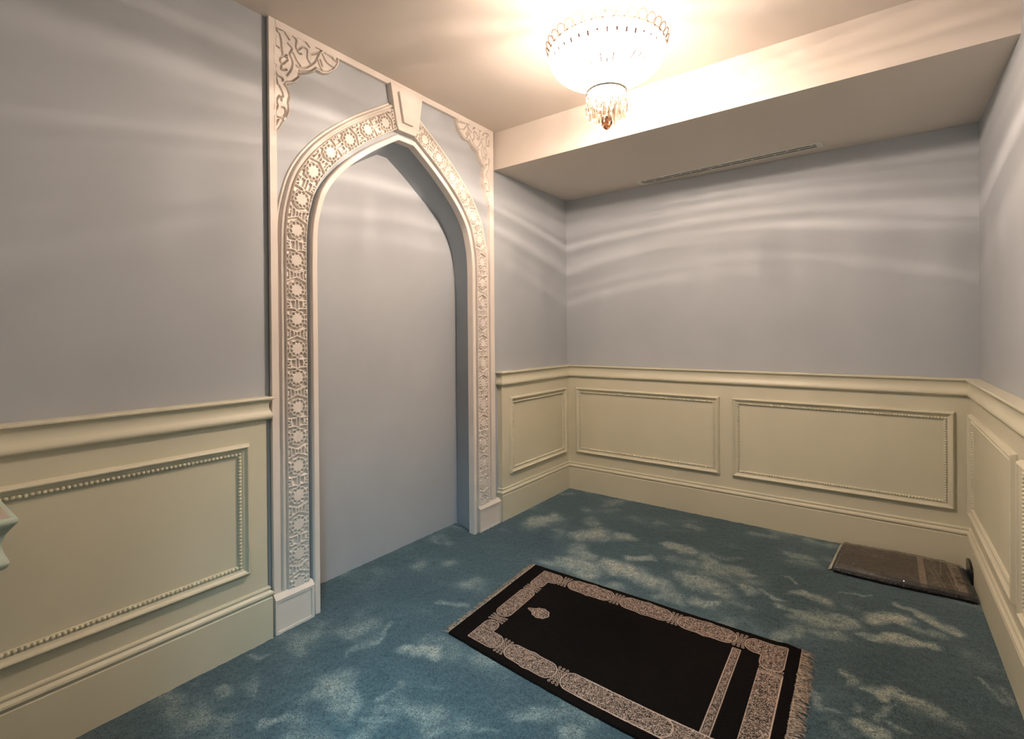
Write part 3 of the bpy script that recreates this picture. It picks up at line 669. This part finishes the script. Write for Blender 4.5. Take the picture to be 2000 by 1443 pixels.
def rugpat(S, T):
    X = .608+S; Y = -1.374-T*.742
    line = np.zeros_like(X); fill = np.zeros_like(X)
    def shape(d, dots=False):
        nonlocal line, fill
        line = np.maximum(line, np.clip(1.5-np.abs(d)/.0017, 0, 1)); fill = np.maximum(fill, np.clip(-(d+.0035)/.001, 0, 1))
    yt0, yt1 = -1.494, -1.402
    for x0, x1 in ((.865, 1.113), (1.153, 1.400), (1.432, 1.676)):
        bul = .006*np.exp(-((X-(x0+x1)/2)/.02)**2)
        shape(rb(X, Y, x0, x1, yt0, yt1, .045)-bul)
    L1 = np.minimum(rb(X, Y, .690, .818, yt0-.004, yt1-.006, .038), rb(X, Y, .690, .766, -1.578, yt1-.006, .036))
    L1 = np.minimum(L1, rb(X, Y, .690, .74, -1.46, yt1-.006, .002)); shape(L1)
    shape(rb(X, Y, .688, .770, -1.878, -1.615, .040))
    yb0, yb1 = -2.078, -1.992
    L2_ = np.minimum(rb(X, Y, .700, .858, yb0, yb1, .042), rb(X, Y, .700, .776, yb0, -1.925, .036)); L2_ = np.minimum(L2_, rb(X, Y, .700, .75, yb0, -2.03, .002)); shape(L2_)
    shape(rb(X, Y, .890, 1.138, yb0, yb1, .042)-.005*np.exp(-((X-1.01)/.02)**2))
    shape(rb(X, Y, 1.172, 1.60, yb0, yb1, .040)); fill = np.maximum(fill, (rb(X, Y, 1.25, 1.88, yb0, yb1, .01) < 0)*1.); line = np.maximum(line, ((np.abs(Y-yb0) < .002) | (np.abs(Y-yb1) < .002))*((X > 1.25) & (X < 1.88)))
    L3 = np.minimum(rb(X, Y, 1.712, 1.866, yt0, yt1-.004, .042), rb(X, Y, 1.780, 1.866, -1.572, yt1-.004, .038)); L3 = np.minimum(L3, rb(X, Y, 1.82, 1.866, -1.47, yt1-.004, .002)); shape(L3)
    shape(rb(X, Y, 1.676, 1.706, -1.99, -1.51, .002))
    fill = np.maximum(fill, (rb(X, Y, 1.784, 1.868, -2.07, -1.588, .004) < 0)*1.); line = np.maximum(line, ((np.abs(X-1.784) < .0015) | (np.abs(X-1.868) < .0015))*((Y > -2.07) & (Y < -1.588)))
    # flower clusters between the cartouches
    for cx, cy, vert in ((.841, -1.448, 0), (1.133, -1.448, 0), (1.416, -1.448, 0), (1.692, -1.448, 0), (.729, -1.597, 1), (.735, -1.902, 1), (.874, -2.036, 0), (1.155, -2.036, 0), (1.826, -1.583, 1)):
        for a in range(-3, 4):
            for b in (-1, 0, 1):
                if abs(a) < 2 and b == 0 and a != 0: pass
                u_, v_ = (b*(.009+.003*abs(a)), a*.0135) if not vert else (a*.0125, b*(.009+.003*abs(a)))
                d = np.hypot(X-cx-u_, Y-cy-v_); fill = np.maximum(fill, .0); line = np.maximum(line, .8*np.clip(1.4-np.abs(d-.0045)/.0014, 0, 1)*(d < .008))
    # small pointed medallion
    u_ = (X-.880); v_ = (Y+1.753); d = np.hypot(u_/.042, v_/.036)-1-.0
    tip = np.maximum(np.abs(v_)*1.6-(u_+.072), 0)
    d2 = np.minimum(d*.038, np.where((u_ < -.02) & (u_ > -.072), np.abs(v_)-(u_+.072)*.55, .1))
    d2 = d2-.002*np.cos(8*np.arctan2(v_, u_)); shape(d2)
    line = np.maximum(line, 0); return line, fill
Sg = np.linspace(0, 1.305, 620); Tg = np.linspace(0, 1, 350)
t = NT('black_rug_pile_with_beige_pattern')
ln_ = t.n('ShaderNodeAttribute', attribute_name='line').outputs['Fac']; fl_ = t.n('ShaderNodeAttribute', attribute_name='fill').outputs['Fac']
vz = t.n('ShaderNodeTexVoronoi'); vz.inputs['Scale'].default_value = 150; t.l(t.pos(), vz.inputs['Vector'])
nz = t.noise(165, 3, rough=.75, dist=1.8)
flo = t.ramp(nz, [(.485, (0, 0, 0, 1)), (.56, (1, 1, 1, 1))])
k1 = t.math('MAXIMUM', ln_, t.math('MULTIPLY', fl_, flo))
fz = t.noise(420, 2)
blk = t.ramp(fz, [(.3, (.0022, .0018, .0016, 1)), (.75, (.012, .009, .0075, 1))])
bei = t.ramp(fz, [(.3, (.36, .26, .20, 1)), (.7, (.72, .56, .46, 1))])
t.l(t.mix(k1, blk, bei), t.b.inputs['Base Color']); t.set(Roughness=.95); t.b.inputs['Specular IOR Level'].default_value = .05
t.bump(fz, .5, .003); M['rug'] = t.m
_pl = {}
def _p(k_):
    def f(A, B):
        if 'v' not in _pl: _pl['v'] = rugpat(A, B)
        return _pl['v'][k_]
    return f
sheet('rug_pile', Sg, Tg, rugmap, M['rug'], rug, {'line': _p(0), 'fill': _p(1)})
t = NT('beige_fringe_thread'); t.l(t.ramp(t.noise(90, 3), [(.35, (.16, .115, .085, 1)), (.65, (.50, .39, .29, 1))]), t.b.inputs['Base Color']); t.set(Roughness=.9); M['fringe'] = t.m
R = random.Random(11)
def fringe(side):
    mb = MB(); hem = MB(); s_ = 0 if side < 0 else 1.305
    n_ = 210
    for i in range(n_):
        T_ = (i+R.random()*.6)/n_
        X, Y, Z = [float(q) for q in rugmap(np.array(float(s_)), np.array(float(T_)))]
        Lf = R.uniform(.026, .042) if side < 0 else R.uniform(.034, .052)
        sl = R.uniform(-.010, .016); zz = R.uniform(.003, .009)
        p = [(X-side*.002, Y, .007), (X+side*Lf*.35, Y+sl*.3, zz+.003), (X+side*Lf*.7, Y+sl*.8, zz), (X+side*Lf, Y+sl*1.3, max(.002, zz-.004))]
        mb.tube(p, [.0017, .0015, .0012, .0006], 4)
        if side > 0 and T_ > .2:      # the near part of this fringe lies matted and dense
            for q_ in range(2): mb.tube([(a+R.uniform(-.003, .003), b+R.uniform(-.006, .006), c+R.uniform(0, .005)) for a, b, c in p], [.0018, .0017, .0015, .0008], 4)
    mb.build('fringe', M['fringe'], rug)
    pts = [tuple(float(q) for q in rugmap(np.array(float(s_)), np.array(float(q)))) for q in np.linspace(0, 1, 24)]
    hem.tube([(x+side*.001, y, .0095) for x, y, z in pts], .0032, 6).build('hem', M['fringe'], rug, smooth=True)
fringe(-1); fringe(1)

# ------------------------------------------------------------------ packaged folded rug by the wall
pk = empty('packaged_prayer_rug', (2.25, -.28, 0), 'dark folded prayer rug sealed in clear crinkled plastic, on the floor by the back wall', 'packaged rug')
def pkmap(h, pad, zb_):
    def f(S, T):      # S 0..1 left-right, T 0..1 back to front
        xl = 1.992-.030*T-pad; xr = 2.532+.012*T+pad
        X = xl+(xr-xl)*S; Y = (-.100-pad*0)+(-.395-pad)*T-.010*np.sin(S*5)*T
        e = np.minimum(np.minimum(T, 1-T)*.40, np.minimum(S, 1-S)*.56)
        Z = zb_+(h+.010*(vnoise(S, T, 4, 61)-.5))*np.clip(e/.016, 0, 1)**.45
        return X-2.25, Y+.28, Z
    return f
def pkpat(S, T):
    v = np.zeros_like(S); band = (np.abs(S-.665) < .026); v = np.maximum(v, band*1.)
    end = (S > .87+.02*T) & (S < .955); v = np.maximum(v, end*.9)
    for s0, a in ((.735, .10), (.80, -.06), (.775, .08), (.855, .05)): v = np.maximum(v, .75*(np.abs(S-s0-a*(T-.5)) < .004)*((T > .35) if s0 != .80 else (T < .55)))
    v = np.maximum(v, .35*((S > .70) & (S < .78))*(vnoise(S, T, 60, 66) > .5))
    r = np.hypot((S-.30)*1.45, (T-.42)*1.0*.7/1.0); 
    for cx, cy in ((.27, .30), (.33, .34)):
        for rr in (.018, .030): v = np.maximum(v, .55*(np.abs(np.hypot((S-cx)*1.4, (T-cy))-rr*2) < .005)*(np.abs(T-cy) < .05))
    v = np.maximum(v, .28*(vnoise(S*6, T*6, 9, 67) > .66)*(T < .34)*(S < .6))
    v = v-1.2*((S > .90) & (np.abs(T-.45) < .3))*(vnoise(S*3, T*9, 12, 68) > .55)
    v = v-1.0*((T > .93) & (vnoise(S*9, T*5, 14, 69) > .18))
    return np.clip(v, -1, 1)
t = NT('folded_dark_brown_rug_cloth'); a_ = t.n('ShaderNodeAttribute', attribute_name='pat').outputs['Fac']
fz = t.noise(120, 3, dist=1); base = t.ramp(fz, [(.3, (.045, .036, .027, 1)), (.7, (.080, .064, .049, 1))]); be = t.ramp(fz, [(.35, (.16, .13, .10, 1)), (.6, (.40, .33, .25, 1))])
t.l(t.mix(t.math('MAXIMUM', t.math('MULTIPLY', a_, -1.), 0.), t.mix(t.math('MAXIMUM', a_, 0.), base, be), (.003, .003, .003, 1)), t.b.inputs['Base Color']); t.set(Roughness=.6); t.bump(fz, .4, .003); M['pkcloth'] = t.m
def skirted(name, S, T, mp, mat, attrs, z0=.0):
    o = sheet(name, S, T, mp, mat, pk, attrs); return o
skirted('folded_cloth', np.linspace(0, 1, 160), np.linspace(0, 1, 110), pkmap(.030, 0, .003), M['pkcloth'], {'pat': pkpat})
t = NT('clear_crinkled_plastic'); t.t.nodes.remove(t.b); o_ = t.t.nodes['Material Output']
tp = t.n('ShaderNodeBsdfTransparent'); tp.inputs[0].default_value = (.93, .92, .90, 1); gl = t.n('ShaderNodeBsdfGlossy'); gl.inputs['Roughness'].default_value = .09; gl.inputs[0].default_value = (1, 1, 1, 1)
df = t.n('ShaderNodeBsdfDiffuse'); df.inputs[0].default_value = (.42, .40, .34, 1)
fr = t.n('ShaderNodeLayerWeight'); fr.inputs[0].default_value = .25
bp_ = t.n('ShaderNodeBump'); bp_.inputs['Strength'].default_value = .5; bp_.inputs['Distance'].default_value = .03; t.l(t.noise(13, 4, dist=2.0), bp_.inputs['Height'])
for x in (gl, fr): t.l(bp_.outputs[0], x.inputs['Normal'])
m0 = t.n('ShaderNodeMixShader'); m0.inputs[0].default_value = .05; t.l(tp.outputs[0], m0.inputs[1]); t.l(df.outputs[0], m0.inputs[2])
m1 = t.n('ShaderNodeMixShader'); t.l(t.math('ADD', t.math('MULTIPLY', fr.outputs['Fresnel'], .55), .05), m1.inputs[0]); t.l(m0.outputs[0], m1.inputs[1]); t.l(gl.outputs[0], m1.inputs[2]); t.l(m1.outputs[0], o_.inputs[0])
M['plastic'] = t.m
def wrapmap(S, T):
    X, Y, Z = pkmap(.034, .007, .003)(S, T); Z = Z+.004*np.abs(vnoise(S*14, T*9, 1.7, 71)-.5)*4+.002
    return X, Y, Z
skirted('plastic_wrap', np.linspace(0, 1, 130), np.linspace(0, 1, 90), wrapmap, M['plastic'], {})
t = NT('milky_plastic_seam'); t.l(t.ramp(t.noise(40), [(.3, (.30, .29, .22, 1)), (.7, (.5, .48, .38, 1))]), t.b.inputs['Base Color']); t.set(Roughness=.3); M['seam'] = t.m
V = []; 
for i in range(9):
    f = i/8; y = -.095-.400*f; x = 1.990-.033*f
    V += [(x-2.25, y+.28, .020-.006*f), (x-.016-2.25, y+.28, .006+.002*math.sin(i*2))]
mb = MB().add(V, [(2*i, 2*i+1, 2*i+3, 2*i+2) for i in range(8)]); mb.build('sealed_flap', M['seam'], pk, smooth=True)
# the black folded lower layer showing at the near edge
mb = MB(); V = []
for i in range(17):
    f = i/16; x = 1.966+.578*f; y = -.500-.010*math.sin(f*5)-.004
    V += [(x-2.25, y+.28, .002), (x-2.25, y+.272, .010), (x-2.25, y+.276, .021), (x-2.25, y+.290, .026)]
mb.add(V, [(4*i+j, 4*i+j+1, 4*i+j+5, 4*i+j+4) for i in range(16) for j in range(3)])
t = NT('glossy_black_fold'); t.l(t.ramp(t.noise(55, 3, dist=2), [(.5, (.004, .004, .005, 1)), (.85, (.02, .018, .018, 1))]), t.b.inputs['Base Color']); t.set(Roughness=.16); t.bump(t.noise(70, 3, dist=2), .8, .008); M['fold'] = t.m
mb.build('black_fold', M['fold'], pk, smooth=True)
